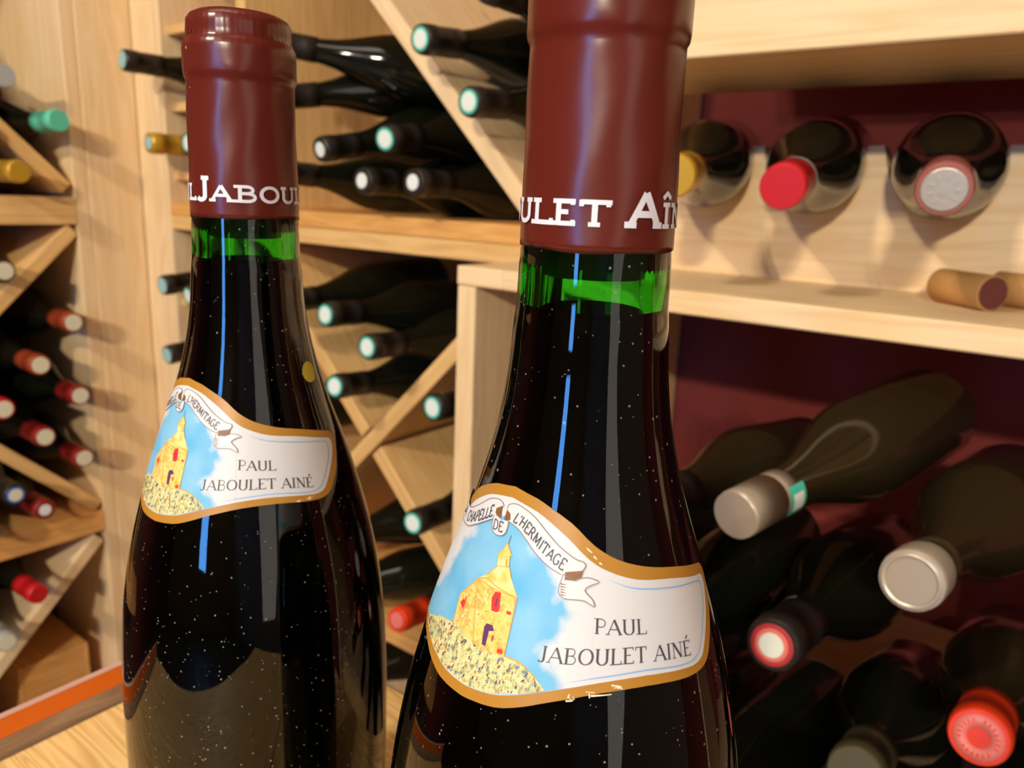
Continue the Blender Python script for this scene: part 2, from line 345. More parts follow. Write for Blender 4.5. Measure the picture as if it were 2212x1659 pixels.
# ------------------------------------------------------------------ background bottles
DARK = plain('dark_bottle_glass', (.006, .0065, .0035, 1), .07, .5)
OLIVE = plain('olive_brown_glass', (.020, .014, .006, 1), .10, .5)
AMBER = plain('amber_glass', (.30, .16, .02, 1), .12, .5)
PAPER = plain('label_paper', (.62, .54, .42, 1), .7)
def rgb(*a): return srgb(*a)
CAPM = {
 'black': plain('black_foil', rgb(38, 34, 30), .38), 'white': plain('white_print', rgb(226, 232, 226), .6),
 'paleblue': plain('pale_blue_print', rgb(160, 205, 200), .5), 'teal': plain('teal_foil', rgb(96, 200, 166), .4), 'tealring': plain('teal_ring', rgb(70, 190, 165), .5),
 'yellow': plain('yellow_foil', rgb(205, 160, 50), .3, metal=.3), 'red': plain('red_foil', rgb(196, 30, 36), .32),
 'darkred': plain('dark_red_foil', rgb(132, 30, 24), .4), 'copper': plain('copper_foil', rgb(150, 62, 30), .38),
 'silver': plain('silver_cap', rgb(196, 184, 166), .33, metal=.5), 'grey': plain('grey_foil', rgb(170, 172, 165), .4),
 'rose': plain('rose_foil', rgb(160, 95, 85), .36, metal=.2), 'orange': plain('orange_foil', rgb(222, 58, 18), .36),
 'pink': plain('pink_print', rgb(225, 120, 110), .5), 'ivory': plain('ivory_print', rgb(222, 216, 186), .6),
 'blue': plain('blue_print', rgb(40, 110, 200), .5), 'crimson': plain('crimson_print', rgb(180, 50, 62), .5),
 'olivefoil': plain('olive_foil', rgb(70, 66, 44), .4), 'gold': plain('gold_foil', rgb(196, 140, 40), .3, metal=.4)}
BURG = [(.030, .0), (.0385, .003), (.0405, .010), (.0405, .125), (.0395, .140), (.036, .157), (.030, .176), (.0235, .196), (.0185, .215), (.0158, .233), (.0146, .250), (.0142, .262)]
BORD = [(.030, .0), (.0368, .003), (.0385, .009), (.0385, .178), (.0372, .190), (.0325, .202), (.0250, .213), (.0180, .222), (.0150, .230), (.0142, .240), (.0140, .262)]
CAPP = [(.0163, .240), (.0161, .256), (.0156, .278), (.0166, .2785), (.0166, .290), (.0160, .2955), (.0148, .2985)]
SHORTCAP = [(.0150, .268), (.0158, .272), (.0165, .276), (.0168, .294), (.0160, .2985)]
SCREW = [(.0162, .240), (.0162, .258), (.0156, .2585), (.0156, .260), (.0165, .2605), (.0165, .294), (.0158, .2985)]
SCREW = [(r, z if z > .26 else z+.006) for r, z in SCREW]
_mc = {}
def cme(key, f):
    if key not in _mc: _mc[key] = f()
    return _mc[key]
def disc_me(r, z, t=.0006, seg=28):
    return lathe_me('disc', [(r, z), (r, z+t*.6), (r*.94, z+t)], seg)
def strip_me(r, z0, z1, a0, a1, seg=24):
    vs, fs = [], []
    for i in range(seg+1):
        a = a0+(a1-a0)*i/seg; vs += [(r*math.cos(a), r*math.sin(a), z0), (r*math.cos(a), r*math.sin(a), z1)]
    for i in range(seg): fs.append((2*i, 2*i+2, 2*i+3, 2*i+1))
    me = bpy.data.meshes.new('strip'); me.from_pydata(vs, [], fs); me.polygons.foreach_set('use_smooth', [True]*len(fs)); return me
def bottle(cap, body, label, capc='black', disc=None, ring=None, kind='burg', glass=None, group=None, paper=False, capstyle='foil', spin=0.0, sc=1.0):
    cap, body = Vector(cap), Vector(body)
    d = (cap-body).normalized(); base = cap - d*.3*sc
    q = d.to_track_quat('Z', 'Y') @ Quaternion((0, 0, 1), spin)
    root = empty('wine_bottle', base, q, label, 'bottle', group); root.scale = (sc, sc, sc)
    glass = glass or DARK
    prof = {'burg': BURG, 'bord': BORD}[kind]
    mob('glass_body', cme((kind, glass.name), lambda: withm(lathe_me('bottle_glass', prof, 40), glass)), root)
    cp = mob('capsule' if capstyle == 'foil' else 'screw_cap', cme((capstyle, capc), lambda: withm(lathe_me('capsule', {'foil': CAPP, 'screw': SCREW, 'short': SHORTCAP}[capstyle], 32), CAPM[capc])), root)
    if ring: mob('capsule_ring', cme(('ring', ring), lambda: withm(disc_me(.0128, .2985, .0005), CAPM[ring])), cp)
    if disc: mob('capsule_disc', cme(('disc', disc, bool(ring)), lambda: withm(disc_me(.0100 if ring else (.0092 if disc == 'white' else .0128), .2988, .0006), CAPM[disc])), cp)
    if paper: mob('paper_label', cme(('paper', kind), lambda: withm(strip_me(.0408 if kind == 'burg' else .0388, .03, .115, -1.1, 1.1), PAPER)), root)
    return root, cp
def withm(me, m): me.materials.append(m); return me

G_UP = 'bottles stacked in the upper bin of the middle rack'
G_CB = 'bottles in the narrow cubbies at the left end of the middle rack'
G_V = 'bottles in the diamond bins of the middle rack below the orange shelf'
G_L = 'bottles stacked in the left rack'
G_R = 'bottles lying in the scalloped cradles of the right shelf'
G_B = 'bottles piled in the bin under the right shelf'
Yc, Yb = .65, .86
def mb(cx, cz, bx_, bz, label, yc=Yc, **k): return bottle((cx, yc, cz), (bx_, yc+.21, bz), label, **k)
k = dict(capc='black', group=G_UP)
mb(-.636, .1625, -.628, .178, 'black capped bottle with teal-rimmed disc, upper one lying on the long diagonal board', disc='white', ring='tealring', **k)
mb(-.564, .095, -.560, .108, 'black capped bottle with teal-rimmed disc, lower one on the long diagonal board', disc='white', ring='tealring', **k)
mb(-.545, .205, -.545, .205, 'dark bottle at the top edge above the long diagonal board', **k)
mb(-.808, .047, -.797, .0835, 'black capped bottle with a white disc, just right of the left upright bottle\'s capsule', disc='white', **k)
mb(-.731, .011, -.735, .0095, 'white-disced black bottle lying on the orange shelf, left of the pair touching it', disc='white', **k)
mb(-.645, .011, -.648, .0095, 'white-disced black bottle lying on the orange shelf, right of the pair touching it', disc='white', **k)
mb(-.691, .0585, -.713, .083, 'dark bottle with bright teal rimmed white disc, tilted under the diagonal board', disc='white', ring='tealring', **k)
mb(-.90, .112, -.825, .150, 'dark bottle with a long neck passing behind the left bottle\'s capsule', **k)
mb(-.9, .02, -.885, .0095, 'dark bottle lying on the orange shelf behind the left bottle', **k)
mb(-.905, .182, -.745, .152, 'dark bottle with rounded body at the top of the stack under the diagonal board', **k)
k = dict(group=G_CB)
bottle((-1.228, .62, .176), (-1.205, .83, .170), 'long-necked black bottle sticking out of the top cubby, left of the burgundy capsule', disc='paleblue', **k)
bottle((-1.215, .645, .058), (-1.207, .85, .057), 'bottle with a yellow foil neck and pale blue disc, beside the left capsule', capc='yellow', disc='paleblue', ring='gold', **k)
bottle((-1.105, .645, .057), (-1.105, .85, .056), 'bottle with a pale blue and white disc touching the left capsule', capc='black', disc='white', ring='tealring', **k)
bottle((-1.203, .645, -.163), (-1.207, .85, -.148), 'small dark bottle with a teal disc in the cubby level with the left neck', disc='paleblue', **k)
bottle((-1.128, .645, -.172), (-1.115, .85, -.150), 'bottle with pale blue disc half hidden by the left upright bottle\'s neck', disc='white', ring='tealring', **k)
bottle((-1.203, .645, -.278), (-1.207, .85, -.258), 'small dark bottle with a teal disc in the cubby level with the left shoulder', disc='paleblue', **k)
k = dict(group=G_V, disc='white', ring='tealring')
def vb(cx, cz, bx_, bz, label, yc=.62, **kk): return bottle((cx, yc, cz), (bx_, yc+.22, bz), label, **kk)
vb(-.767, -.154, -.776, -.165, 'black capsuled bottle with a pale disc, topmost in the diamond bin under the orange shelf', **k)
vb(-.690, -.184, -.698, -.194, 'black capsuled bottle with a white disc, in the middle of the diamond bin', **k)
vb(-.751, -.244, -.774, -.266, 'black capsuled bottle with a white disc, lowest in the diamond bin beside the yellow dot', **k)
vb(-.860, -.150, -.862, -.140, 'dark bottle with black capsule emerging right of the left upright bottle under the orange shelf', **k)
vb(-.581, -.238, -.572, -.246, 'black bottle with teal and white disc alone against the pale upright panel', **k)
vb(-.565, -.331, -.575, -.331, 'bottle whose teal disc is half cut off by the pale upright panel', yc=.665, **k)
vb(-.610, -.389, -.625, -.402, 'black bottle with teal and white disc lying low over the crossing diagonal', **k)
vb(-.80, -.478, -.735, -.472, 'dark bottle lying under the crossing of the diagonal boards', capc='black', group=G_V)
vb(-.835, -.572, -.735, -.570, 'dark bottle on the middle rack\'s lower shelf, behind the red capsuled one', capc='black', group=G_V)
vb(-.80, -.712, -.74, -.70, 'dark bottle in the open space under the middle rack\'s lower shelf', capc='black', group=G_V)
r_, c_ = vb(-.636, -.530, -.650, -.567, 'bottle with a bright red capsule and pinkish disc between the two upright bottles', capc='orange', group=G_V, glass=OLIVE)
mob('capsule_disc', withm(disc_me(.0105, .2988), CAPM['pink']), c_)
vb(-.93, -.33, -.94, -.335, 'dark bottle behind the left upright bottle\'s shoulder', capc='black', group=G_V)

k = dict(group=G_L)
XC = -1.28
def lb(y, z, label, dy=0, dz=0, xc=XC, **kk): return bottle((xc, y, z), (xc-.2, y+dy, z+dz), label, **{**k, **kk})
lb(.546, .083, 'bottle with a plain bright teal capsule in the left rack', capc='teal', dy=-.012, dz=-.006)
lb(.478, .137, 'bottle with a grey-white foil top, at the left edge above the teal one', capc='grey', dy=.0, dz=-.004)
lb(.470, .058, 'dark bottle in the left rack above the diagonal, under the grey topped one', dz=.0, xc=-1.34)
lb(.485, .006, 'bottle with a gold-yellow foil capsule under the left rack\'s upper diagonal', capc='yellow', dy=-.01)
lb(.450, -.137, 'bottle with a pale greenish disc at the left edge, above the steep diagonal', disc='ivory', dy=-.005)
k = dict(group=G_L, disc='ivory')
lb(.539, -.223, 'copper-red capsuled bottle with white disc, highest in the left rack\'s triangular bin', capc='copper')
lb(.485, -.284, 'red capsuled bottle with large cream disc, second row of the left rack\'s triangular bin', capc='copper')
lb(.539, -.343, 'dark red capsuled bottle with cream disc against the post, under the highest one', capc='darkred')
lb(.428, -.344, 'red capsuled bottle with greenish cream disc cut by the left edge of the photo', capc='red')
lb(.481, -.400, 'dark red capsuled bottle with cream disc, centre of the lower row in the left rack', capc='darkred')
lb(.536, -.449, 'dark red capsuled bottle with cream disc, lowest against the post above the diagonal', capc='darkred')
lb(.430, -.483, 'bottle with a blue and cream disc at the left edge under the diagonal', capc='black', disc='ivory', ring='blue')
lb(.469, -.520, 'bottle with red capsule and small white disc lying on the left rack\'s lower shelf', capc='darkred', disc='white')
lb(.388, -.536, 'dark bottle at the left edge on the left rack\'s lower shelf', capc='black', disc='ivory')
lb(.446, -.661, 'bottle with plain red capsule above the lowest diagonal of the left rack', capc='red', disc=None, dy=-.01)
lb(.394, -.724, 'bottle with cream top near the left edge over the lowest diagonal', capc='grey', disc='ivory')
lb(.375, -.645, 'dark bottle at the left edge behind the red capsuled one, under the lower shelf', capc='black', disc=None, xc=-1.33)

k = dict(group=G_R)
def rb(cx, cz, bxx, label, bz=.046, **kk): return bottle((cx, .56, cz), (bxx, .80, bz), label, **{**k, **kk})
rb(-.275, .020, -.344, 'bottle with a mustard yellow capsule beside the front bottle\'s capsule, in a scalloped cradle', capc='yellow', sc=1.02)
r_, c_ = rb(-.191, .014, -.235, 'bottle with a bright red capsule and silver neck ring in a scalloped cradle', capc='red', sc=1.02)
mob('neck_ring', withm(lathe_me('neck_ring', [(.0168, .246), (.0168, .254)], 32, False, False), CAPM['grey']), c_)
r_, c_ = rb(-.089, .015, -.126, 'bottle with a silver embossed top and rosy foil capsule in a scalloped cradle', capc='rose', disc='silver', sc=1.06)
def emboss(parent, n=9, m='silver'):
    bm = bmesh.new(); rnd = random.Random(3)
    for i in range(n):
        a = 2*PI*i/n; rr = .0075
        M4 = Matrix.Translation((rr*math.cos(a), rr*math.sin(a), .2996)) @ Matrix.Rotation(a, 4, 'Z') @ Matrix.Diagonal((.0030, .0012, .0009, 1))
        bmesh.ops.create_cube(bm, size=1, matrix=M4)
    for s in (-1, 0, 1):
        bmesh.ops.create_cube(bm, size=1, matrix=Matrix.Translation((s*.0022, 0, .2996)) @ Matrix.Diagonal((.0010, .006, .0009, 1)))
    me = bpy.data.meshes.new('embossing'); bm.to_mesh(me); bm.free(); return mob('embossing', withm(me, CAPM[m]), parent)
emboss(c_, m='grey')
rb(.020, .015, -.017, 'dark bottle in the scalloped cradle at the right edge', capc='black')

k = dict(group=G_B)
def bb(cx, cz, bxx, bz, label, yc=.43, **kk): return bottle((cx, yc, cz), (bxx, yc+.2, bz), label, **{**k, **kk})
r_, c_ = bb(-.152, -.1825, -.110, -.166, 'olive-brown bottle with a silver screw cap and green paper tag, topmost in the bin', capc='silver', glass=OLIVE, capstyle='screw', sc=.94)
tg = mob('paper_tag', withm(strip_me(.0168, .240, .258, -.9, .7, 12), CAPM['tealring']), r_)
mob('tag_print', withm(strip_me(.0169, .243, .255, -.4, .35, 8), CAPM['white']), tg)
r_, c_ = bb(-.0524, -.1887, -.036, -.208, 'olive-brown bottle with a plain round silver cap, right side of the bin', capc='silver', glass=OLIVE, capstyle='short', sc=1.0, yc=.425)
mob('cap_rim', withm(lathe_me('cap_rim', [(.0150, .2984), (.0150, .2996), (.0138, .3000), (.0126, .2990)], 40, False, False), CAPM['silver']), c_)
r_, c_ = bb(-.120, -.2573, -.117, -.290, 'black capsuled bottle with a crimson and white medallion on top', capc='black', disc='pink', ring='crimson', sc=1.02)
mob('medallion_print', withm(disc_me(.0075, .2994), CAPM['white']), c_)
for i in range(7):
    a = 1.9 + i*.13
    mob('lettering_mark', withm(strip_me(.0166, .243, .2465, a, a+.07, 2), CAPM['ivory']), c_)
r_, c_ = bb(-.0094, -.2650, -.006, -.322, 'bottle with a vivid orange-red capsule and ring-stamped top, bottom right corner', capc='orange', glass=OLIVE, sc=.93)
mob('stamped_ring', withm(lathe_me('stamped_ring', [(.0128, .2984), (.0128, .2992), (.0060, .2992), (.0060, .2984)], 36, False, False), CAPM['pink']), c_)
bm = bmesh.new()
for i in range(22):
    if i % 7 == 6: continue
    a = 2*PI*i/22
    bmesh.ops.create_cube(bm, size=1, matrix=Matrix.Translation((.0096*math.cos(a), .0096*math.sin(a), .2993)) @ Matrix.Rotation(a, 4, 'Z') @ Matrix.Diagonal((.0022, .0009, .0004, 1)))
me = bpy.data.meshes.new('stamp_marks'); bm.to_mesh(me); bm.free(); tag(mob('stamped_lettering', withm(me, CAPM['orange']), c_), kind='stuff')
r_, c_ = bb(-.0636, -.318, -.070, -.385, 'bottle with dull olive-grey capsule rising at the bottom edge of the photo', capc='olivefoil', glass=DARK)
bb(-.228, -.205, -.212, -.228, 'brownish bottle behind the front bottle\'s right side, second in the bin\'s top row', capc='black', glass=OLIVE, yc=.46)
bb(-.215, -.315, -.208, -.310, 'dark bottle with a glinting shoulder left of the crimson medallion', capc='black', yc=.42)
bb(-.168, -.430, -.150, -.4385, 'black glossy bottle with star-like lamp glints on its shoulder, bottom of the bin', capc='black', yc=.385, sc=1.0)
bb(-.212, -.350, -.162, -.366, 'dark bottle set deep in the bin, between the medallion bottle and the olive-grey one', capc='black', yc=.53, sc=.9)
bb(-.250, -.400, -.240, -.4385, 'dark bottle low in the bin just right of the front bottle', capc='black', yc=.43)
bb(-.04, -.46, -.060, -.4385-.0, 'dark bottle on the bin floor under the olive-grey capsule', capc='black', yc=.46)
bb(.05, -.245, .047, -.262, 'dark green bottle at the right edge of the bin', capc='black', yc=.47, glass=OLIVE)
bb(.09, -.33, .078, -.345, 'dark bottle past the right edge, beside the orange-red capsule', capc='black', yc=.45)
bb(.03, -.41, .025, -.420, 'dark bottle under the orange-red capsule', capc='black', yc=.50)
bb(-.310, -.300, -.292, -.330, 'dark bottle in the bin hidden behind the front bottle', capc='black', yc=.47)

# corks on the right shelf
def cork(loc, rz, label, L=.060, r=.0135):
    me = lathe_me('cork', [(r*.93, -L/2), (r, -L/2+.0012), (r*.985, 0), (r, L/2-.0012), (r*.93, L/2)], 32)
    root = empty('cork', loc, Quaternion((0, 0, 1), rz) @ Quaternion((0, 1, 0), PI/2), label, 'cork', 'used corks on the right shelf')
    b = mob('cork_body', withm(me, CORKM), root)
    st = mob('stained_end', withm(lathe_me('stained_end', [(r*.90, L/2), (r*.86, L/2+.0005)], 28), plain('wine_stain', rgb(96, 44, 36), .8)), root)
    return root
cork((-.083, .690, -.069+.0135), -.75, 'used cork with a wine-stained end lying on the pale shelf', L=.056)
cork((-.040, .715, -.069+.0135), -.5, 'second cork at the right edge, partly behind the stained one')
# wooden box low in the left rack
BX = empty('wooden_box', (-1.48, .52, -1.0), label='small orange-brown wooden box at the bottom of the left rack', cat='box')
for a in ((-1.60, -1.40, .44, .45, -1.0, -.86), (-1.60, -1.40, .55, .56, -1.0, -.86)): kid(bx('box_side', *a, mat=PINE_O), BX)
for a in ((-1.60, -1.59, .45, .55, -1.0, -.86), (-1.41, -1.40, .45, .55, -1.0, -.86)): kid(bx('box_end', *a, mat=PINE_O, grain='y'), BX)
kid(bx('box_lid', -1.60, -1.40, .44, .56, -.8595, -.852, mat=PINE_O), BX)
# ------------------------------------------------------------------ the two upright bottles
ZB = .245      # base to camera level; profile heights below are relative to it
PR = [(.0446,.0112),(.0437,.0128),(.0424,.01365),(.0395,.01385),(.0379,.01380),(.0372,.0142),(.0362,.01485),(.0350,.0150),(.0292,.0150),(.0280,.0148),(.0272,.01435),(.012,.0145),(-.009,.0149)]
GP = [(.0425,.0118),(.040,.0136),(.012,.0139),(-.006,.0143),(-.0105,.0147),(-.020,.0150),(-.0241,.0154),(-.0336,.01615),(-.0433,.0176),(-.0534,.0200),(-.0637,.0232),(-.0744,.0270),(-.0855,.0306),(-.0968,.0338),(-.1086,.0366),(-.1207,.0387),(-.1320,.0400),(-.149,.0411),(-.1666,.0415),(-.200,.0414),(-.236,.0412),(-.2415,.0400),(-.2445,.0360)]
def smooth_prof(pts, n=5):
    out = []
    for i in range(len(pts)-1):
        p0 = pts[max(i-1, 0)]; p1 = pts[i]; p2 = pts[i+1]; p3 = pts[min(i+2, len(pts)-1)]
        h = p2[0]-p1[0]
        m1 = (p2[1]-p0[1])/(p2[0]-p0[0]); m2 = (p3[1]-p1[1])/(p3[0]-p1[0])
        for k in range(n):
            t = k/n
            r = (2*t**3-3*t*t+1)*p1[1]+(t**3-2*t*t+t)*h*m1+(-2*t**3+3*t*t)*p2[1]+(t**3-t*t)*h*m2
            out.append((p1[0]+h*t, r))
    out.append(pts[-1]); return out
GS = smooth_prof(GP)
def interp(tab, z):
    for i in range(len(tab)-1):
        a, b = tab[i], tab[i+1]
        if a[0] >= z >= b[0]:
            t = (z-a[0])/(b[0]-a[0]) if b[0] != a[0] else 0
            return a[1]+(b[1]-a[1])*t
    return tab[-1][1] if z < tab[-1][0] else tab[0][1]
def RG(z): return interp(GS, z)
def RC(z): return interp(PR, z)
def surf(th, zmm, off, R=RG):
    z = zmm/1000; a = math.radians(th); e = .0005
    r = R(z); dr = (R(z+e)-R(z-e))/(2*e); n = math.hypot(1, dr)
    rr = r+off/n; zz_ = z-off*dr/n
    return (rr*math.cos(a), rr*math.sin(a), zz_+ZB)
def densify(pts, step=1.2, closed=True):
    out = []; n = len(pts)
    for i in range(n if closed else n-1):
        a, b = pts[i], pts[(i+1) % n]
        d = math.hypot((b[0]-a[0])*.436, b[1]-a[1]); k = max(1, int(math.ceil(d/step)))
        for j in range(k): out.append((a[0]+(b[0]-a[0])*j/k, a[1]+(b[1]-a[1])*j/k))
    if not closed: out.append(pts[-1])
    return out
def curve(pts, closed=False, n=4):
    out = []; m = len(pts)
    rng = range(m if closed else m-1)
    for i in rng:
        g = (lambda k: pts[k % m]) if closed else (lambda k: pts[min(max(k, 0), m-1)])
        p0, p1, p2, p3 = g(i-1), g(i), g(i+1), g(i+2)
        for k in range(n):
            t = k/n
            out.append(tuple(.5*((2*p1[c])+(-p0[c]+p2[c])*t+(2*p0[c]-5*p1[c]+4*p2[c]-p3[c])*t*t+(-p0[c]+3*p1[c]-3*p2[c]+p3[c])*t**3) for c in (0, 1)))
    if not closed: out.append(pts[-1])
    return out
class Wrap:
    def __init__(s, R=RG): s.v = []; s.f = []; s.m = []; s.q = []; s.R = R
    def poly(s, pts, off, mi=0, grid=1.5, fill=True):
        pts = densify(pts, min(grid, 1.2)); P = [Vector((p[0]*.436, p[1])) for p in pts]; n = len(P)
        xs = [p.x for p in P]; ys = [p.y for p in P]; Q = list(P)
        x = min(xs)+grid*.5
        while x < max(xs):
            y = min(ys)+grid*.5
            while y < max(ys): Q.append(Vector((x+.01*math.sin(y*9), y+.013*math.sin(x*7)))); y += grid
            x += grid
        res = delaunay_2d_cdt(Q, [], [list(range(n))], 1, 1e-5)
        base = len(s.v)
        for q in res[0]: th, z = q.x/.436, q.y; s.q.append((th, z)); s.v.append(surf(th, z, off, s.R))
        for f in res[2]: s.f.append([base+i for i in f]); s.m.append(mi)
    def stroke(s, pts, wmm, off, mi=0, step=.8, taper=None, cal=None):
        pts = densify(pts, step, False); zc = pts[len(pts)//2][1]/1000; ku = math.radians(1)*s.R(zc)*1000
        n = len(pts); base = len(s.v)
        for i in range(n):
            a, b = pts[max(i-1, 0)], pts[min(i+1, n-1)]
            dx, dy = (b[0]-a[0])*ku, b[1]-a[1]; L = math.hypot(dx, dy) or 1
            w = wmm*.5*(taper(i/(n-1)) if taper else 1)
            if cal: w = .5*(cal+(wmm-cal)*(abs(dy)/L)**1.5)
            for sg in (1, -1):
                th, z = pts[i][0]-dy/L*w*sg/ku, pts[i][1]+dx/L*w*sg
                s.q.append((th, z)); s.v.append(surf(th, z, off, s.R))
        for i in range(n-1): s.f.append([base+2*i, base+2*i+1, base+2*i+3, base+2*i+2]); s.m.append(mi)
    def build(s, name, mats, parent):
        me = bpy.data.meshes.new(name); me.from_pydata(s.v, [], s.f); me.update()
        for m in mats: me.materials.append(m)
        me.polygons.foreach_set('material_index', s.m); me.polygons.foreach_set('use_smooth', [True]*len(s.f))
        a = me.attributes.new('fade', 'FLOAT', 'POINT'); a.data.foreach_set('value', [fade(*q) for q in s.q])
        bm = bmesh.new(); bm.from_mesh(me); bm.normal_update()
        for f in bm.faces:
            c = f.calc_center_median()
            if f.normal.x*c.x+f.normal.y*c.y < 0: f.normal_flip()
        bm.to_mesh(me); bm.free()
        o = bpy.data.objects.new(name, me); C.objects.link(o); o.parent = parent; return o
def lin(tab, x):
    tab = sorted(tab)
    if x <= tab[0][0]: return tab[0][1]
    for a, b in zip(tab, tab[1:]):
        if x <= b[0]: return a[1]+(b[1]-a[1])*(x-a[0])/(b[0]-a[0])
    return tab[-1][1]
def fade(th, z):
    r = lin([(-60,-22),(-62,-18),(-65,-10),(-68,-5),(-71,-1),(-73.5,3),(-76,1),(-78.5,-5),(-80.5,-8),(-83,-5),(-85,2),(-90,4)], z)-th
    l = th-lin([(-60,-56),(-66,-64),(-72,-72),(-79,-76),(-82,-84),(-84,-104)], z)
    return min(r, l)
# letters: skeleton strokes in a unit-high box -> (advance, [(points, thick?)], [serif points])
def arc(cx, cy, rx, ry, a0, a1, n=10): return [(cx+rx*math.cos(math.radians(a0+(a1-a0)*i/n)), cy+ry*math.sin(math.radians(a0+(a1-a0)*i/n))) for i in range(n+1)]
GL = {
 'A': (.92, [([(.08,0),(.46,1)],0), ([(.46,1),(.84,0)],1), ([(.22,.34),(.70,.34)],0)], [(.08,0),(.84,0)]),
 'B': (.80, [([(.18,0),(.18,1)],1), ([(.18,1)]+arc(.42,.765,.20,.235,90,-90)+[(.18,.53)],0), ([(.18,.53)]+arc(.44,.265,.25,.265,90,-90)+[(.18,0)],0)], [(.12,0),(.12,1)]),
 'C': (.80, [(arc(.45,.5,.34,.5,50,310,14),1)], []),
 'D': (.88, [([(.18,0),(.18,1)],1), ([(.18,1)]+arc(.40,.5,.38,.5,90,-90,12)+[(.18,0)],0)], [(.12,0),(.12,1)]),
 'E': (.76, [([(.18,0),(.18,1)],1), ([(.18,1),(.66,1),(.66,.84)],0), ([(.18,.52),(.52,.52)],0), ([(.18,0),(.68,0),(.68,.17)],0)], [(.12,0),(.12,1)]),
 'G': (.88, [(arc(.45,.5,.36,.5,50,335,14),1), ([(.55,.45),(.80,.45)],0), ([(.76,.45),(.76,.12)],1)], []),
 'H': (.94, [([(.18,0),(.18,1)],1), ([(.76,0),(.76,1)],1), ([(.18,.52),(.76,.52)],0)], [(.18,0),(.18,1),(.76,0),(.76,1)]),
 'I': (.42, [([(.21,0),(.21,1)],1)], [(.21,0),(.21,1)]),
 'J': (.56, [([(.36,1)]+arc(.20,.16,.16,.20,0,-150,8),1)], [(.36,1)]),
 'L': (.74, [([(.18,0),(.18,1)],1), ([(.18,0),(.66,0),(.66,.20)],0)], [(.18,1),(.12,0)]),
 'M': (1.12, [([(.18,0),(.20,1)],0), ([(.20,1),(.56,.12)],1), ([(.56,.12),(.90,1)],0), ([(.90,1),(.94,0)],1)], [(.18,0),(.94,0)]),
 'N': (.96, [([(.18,0),(.18,1)],0), ([(.18,1),(.78,0)],1), ([(.78,0),(.78,1)],0)], [(.18,0),(.12,1),(.78,1)]),
 'O': (.96, [(arc(.48,.5,.38,.5,90,450,20),1)], []),
 'P': (.74, [([(.18,0),(.18,1)],1), ([(.18,1)]+arc(.40,.73,.26,.27,90,-90)+[(.18,.46)],0)], [(.18,0),(.12,1)]),
 'R': (.86, [([(.18,0),(.18,1)],1), ([(.18,1)]+arc(.40,.75,.24,.25,90,-90)+[(.18,.50)],0), ([(.42,.5),(.78,0)],1)], [(.18,0),(.12,1),(.80,0)]),
 'T': (.84, [([(.42,0),(.42,1)],1), ([(.08,.80),(.08,1),(.76,1),(.76,.80)],0)], [(.42,0)]),
 'U': (.92, [([(.18,1)]+[(.18,.3)]+arc(.46,.3,.28,.30,180,360)+[(.74,1)],1)], [(.18,1),(.74,1)]),
 "'": (.25, [([(.14,1),(.10,.78)],1)], []), ' ': (.42, [], [])}
def text_on(W, txt, base, top, off, mi=0, thick=.14, thin=.06, ser=.13, serw=.06, height=None, fit=True, squeeze=1.0):
    """base: list of (theta, z) along which letters stand; top: vector from baseline to cap height"""
    chars = []; x = 0; i = 0
    while i < len(txt):
        c = txt[i]; acc = None
        if c == 'É': c, acc = 'E', '´'
        if c == 'Î': c, acc = 'I', '^'
        chars.append((c, x, acc)); x += GL[c][0]; i += 1
    H = math.hypot(top[0]*.436*RR_(W, base[0][1]), top[1])
    def at(s, h):
        t = s/x; L = [0]
        for a, b in zip(base, base[1:]): L.append(L[-1]+math.hypot((b[0]-a[0])*.436, b[1]-a[1]))
        d = t*L[-1]
        for k in range(len(L)-1):
            if d <= L[k+1] or k == len(L)-2:
                u = (d-L[k])/(L[k+1]-L[k]); a, b = base[k], base[k+1]
                return (a[0]+(b[0]-a[0])*u+top[0]*h, a[1]+(b[1]-a[1])*u+top[1]*h)
    for c, cx, acc in chars:
        segs = []
        for pl, tk in GL[c][1]:
            cur = [pl[0]]
            for a, b in zip(pl, pl[1:]):
                if len(cur) > 1:
                    p0 = cur[-2]; d0 = (a[0]-p0[0], a[1]-p0[1]); d1 = (b[0]-a[0], b[1]-a[1])
                    if d0[0]*d1[0]+d0[1]*d1[1] < .55*math.hypot(*d0)*math.hypot(*d1):
                        hw = (thick if tk else thin)*.5; L0 = math.hypot(*d0); L1 = math.hypot(*d1)
                        cur[-1] = (a[0]+d0[0]/L0*hw, a[1]+d0[1]/L0*hw); segs.append((cur, tk)); cur = [a]
                cur.append(b)
            segs.append((cur, tk))
        for pl, tk in segs:
            W.stroke([at(cx+px, py if not ser else serw/2+py*(1-serw)) for px, py in pl], H*(thick if tk else thin), off, mi, step=.35, cal=(H*thin if tk and len(pl) > 3 else None))
        if ser:
            for px, py in GL[c][2]:
                yy = py+(serw/2 if py == 0 else -serw/2)
                W.stroke([at(cx+px-ser, yy), at(cx+px+ser, yy)], H*serw, off, mi, step=.5)
        if acc == '´': W.stroke([at(cx+.36, 1.12), at(cx+.52, 1.34)], H*thick*.8, off, mi)
        if acc == '^': W.stroke([at(cx+.05, 1.15), at(cx+.21, 1.36), at(cx+.37, 1.15)], H*thick*.8, off, mi)
def RR_(W, z): return W.R(z/1000)*1000/25
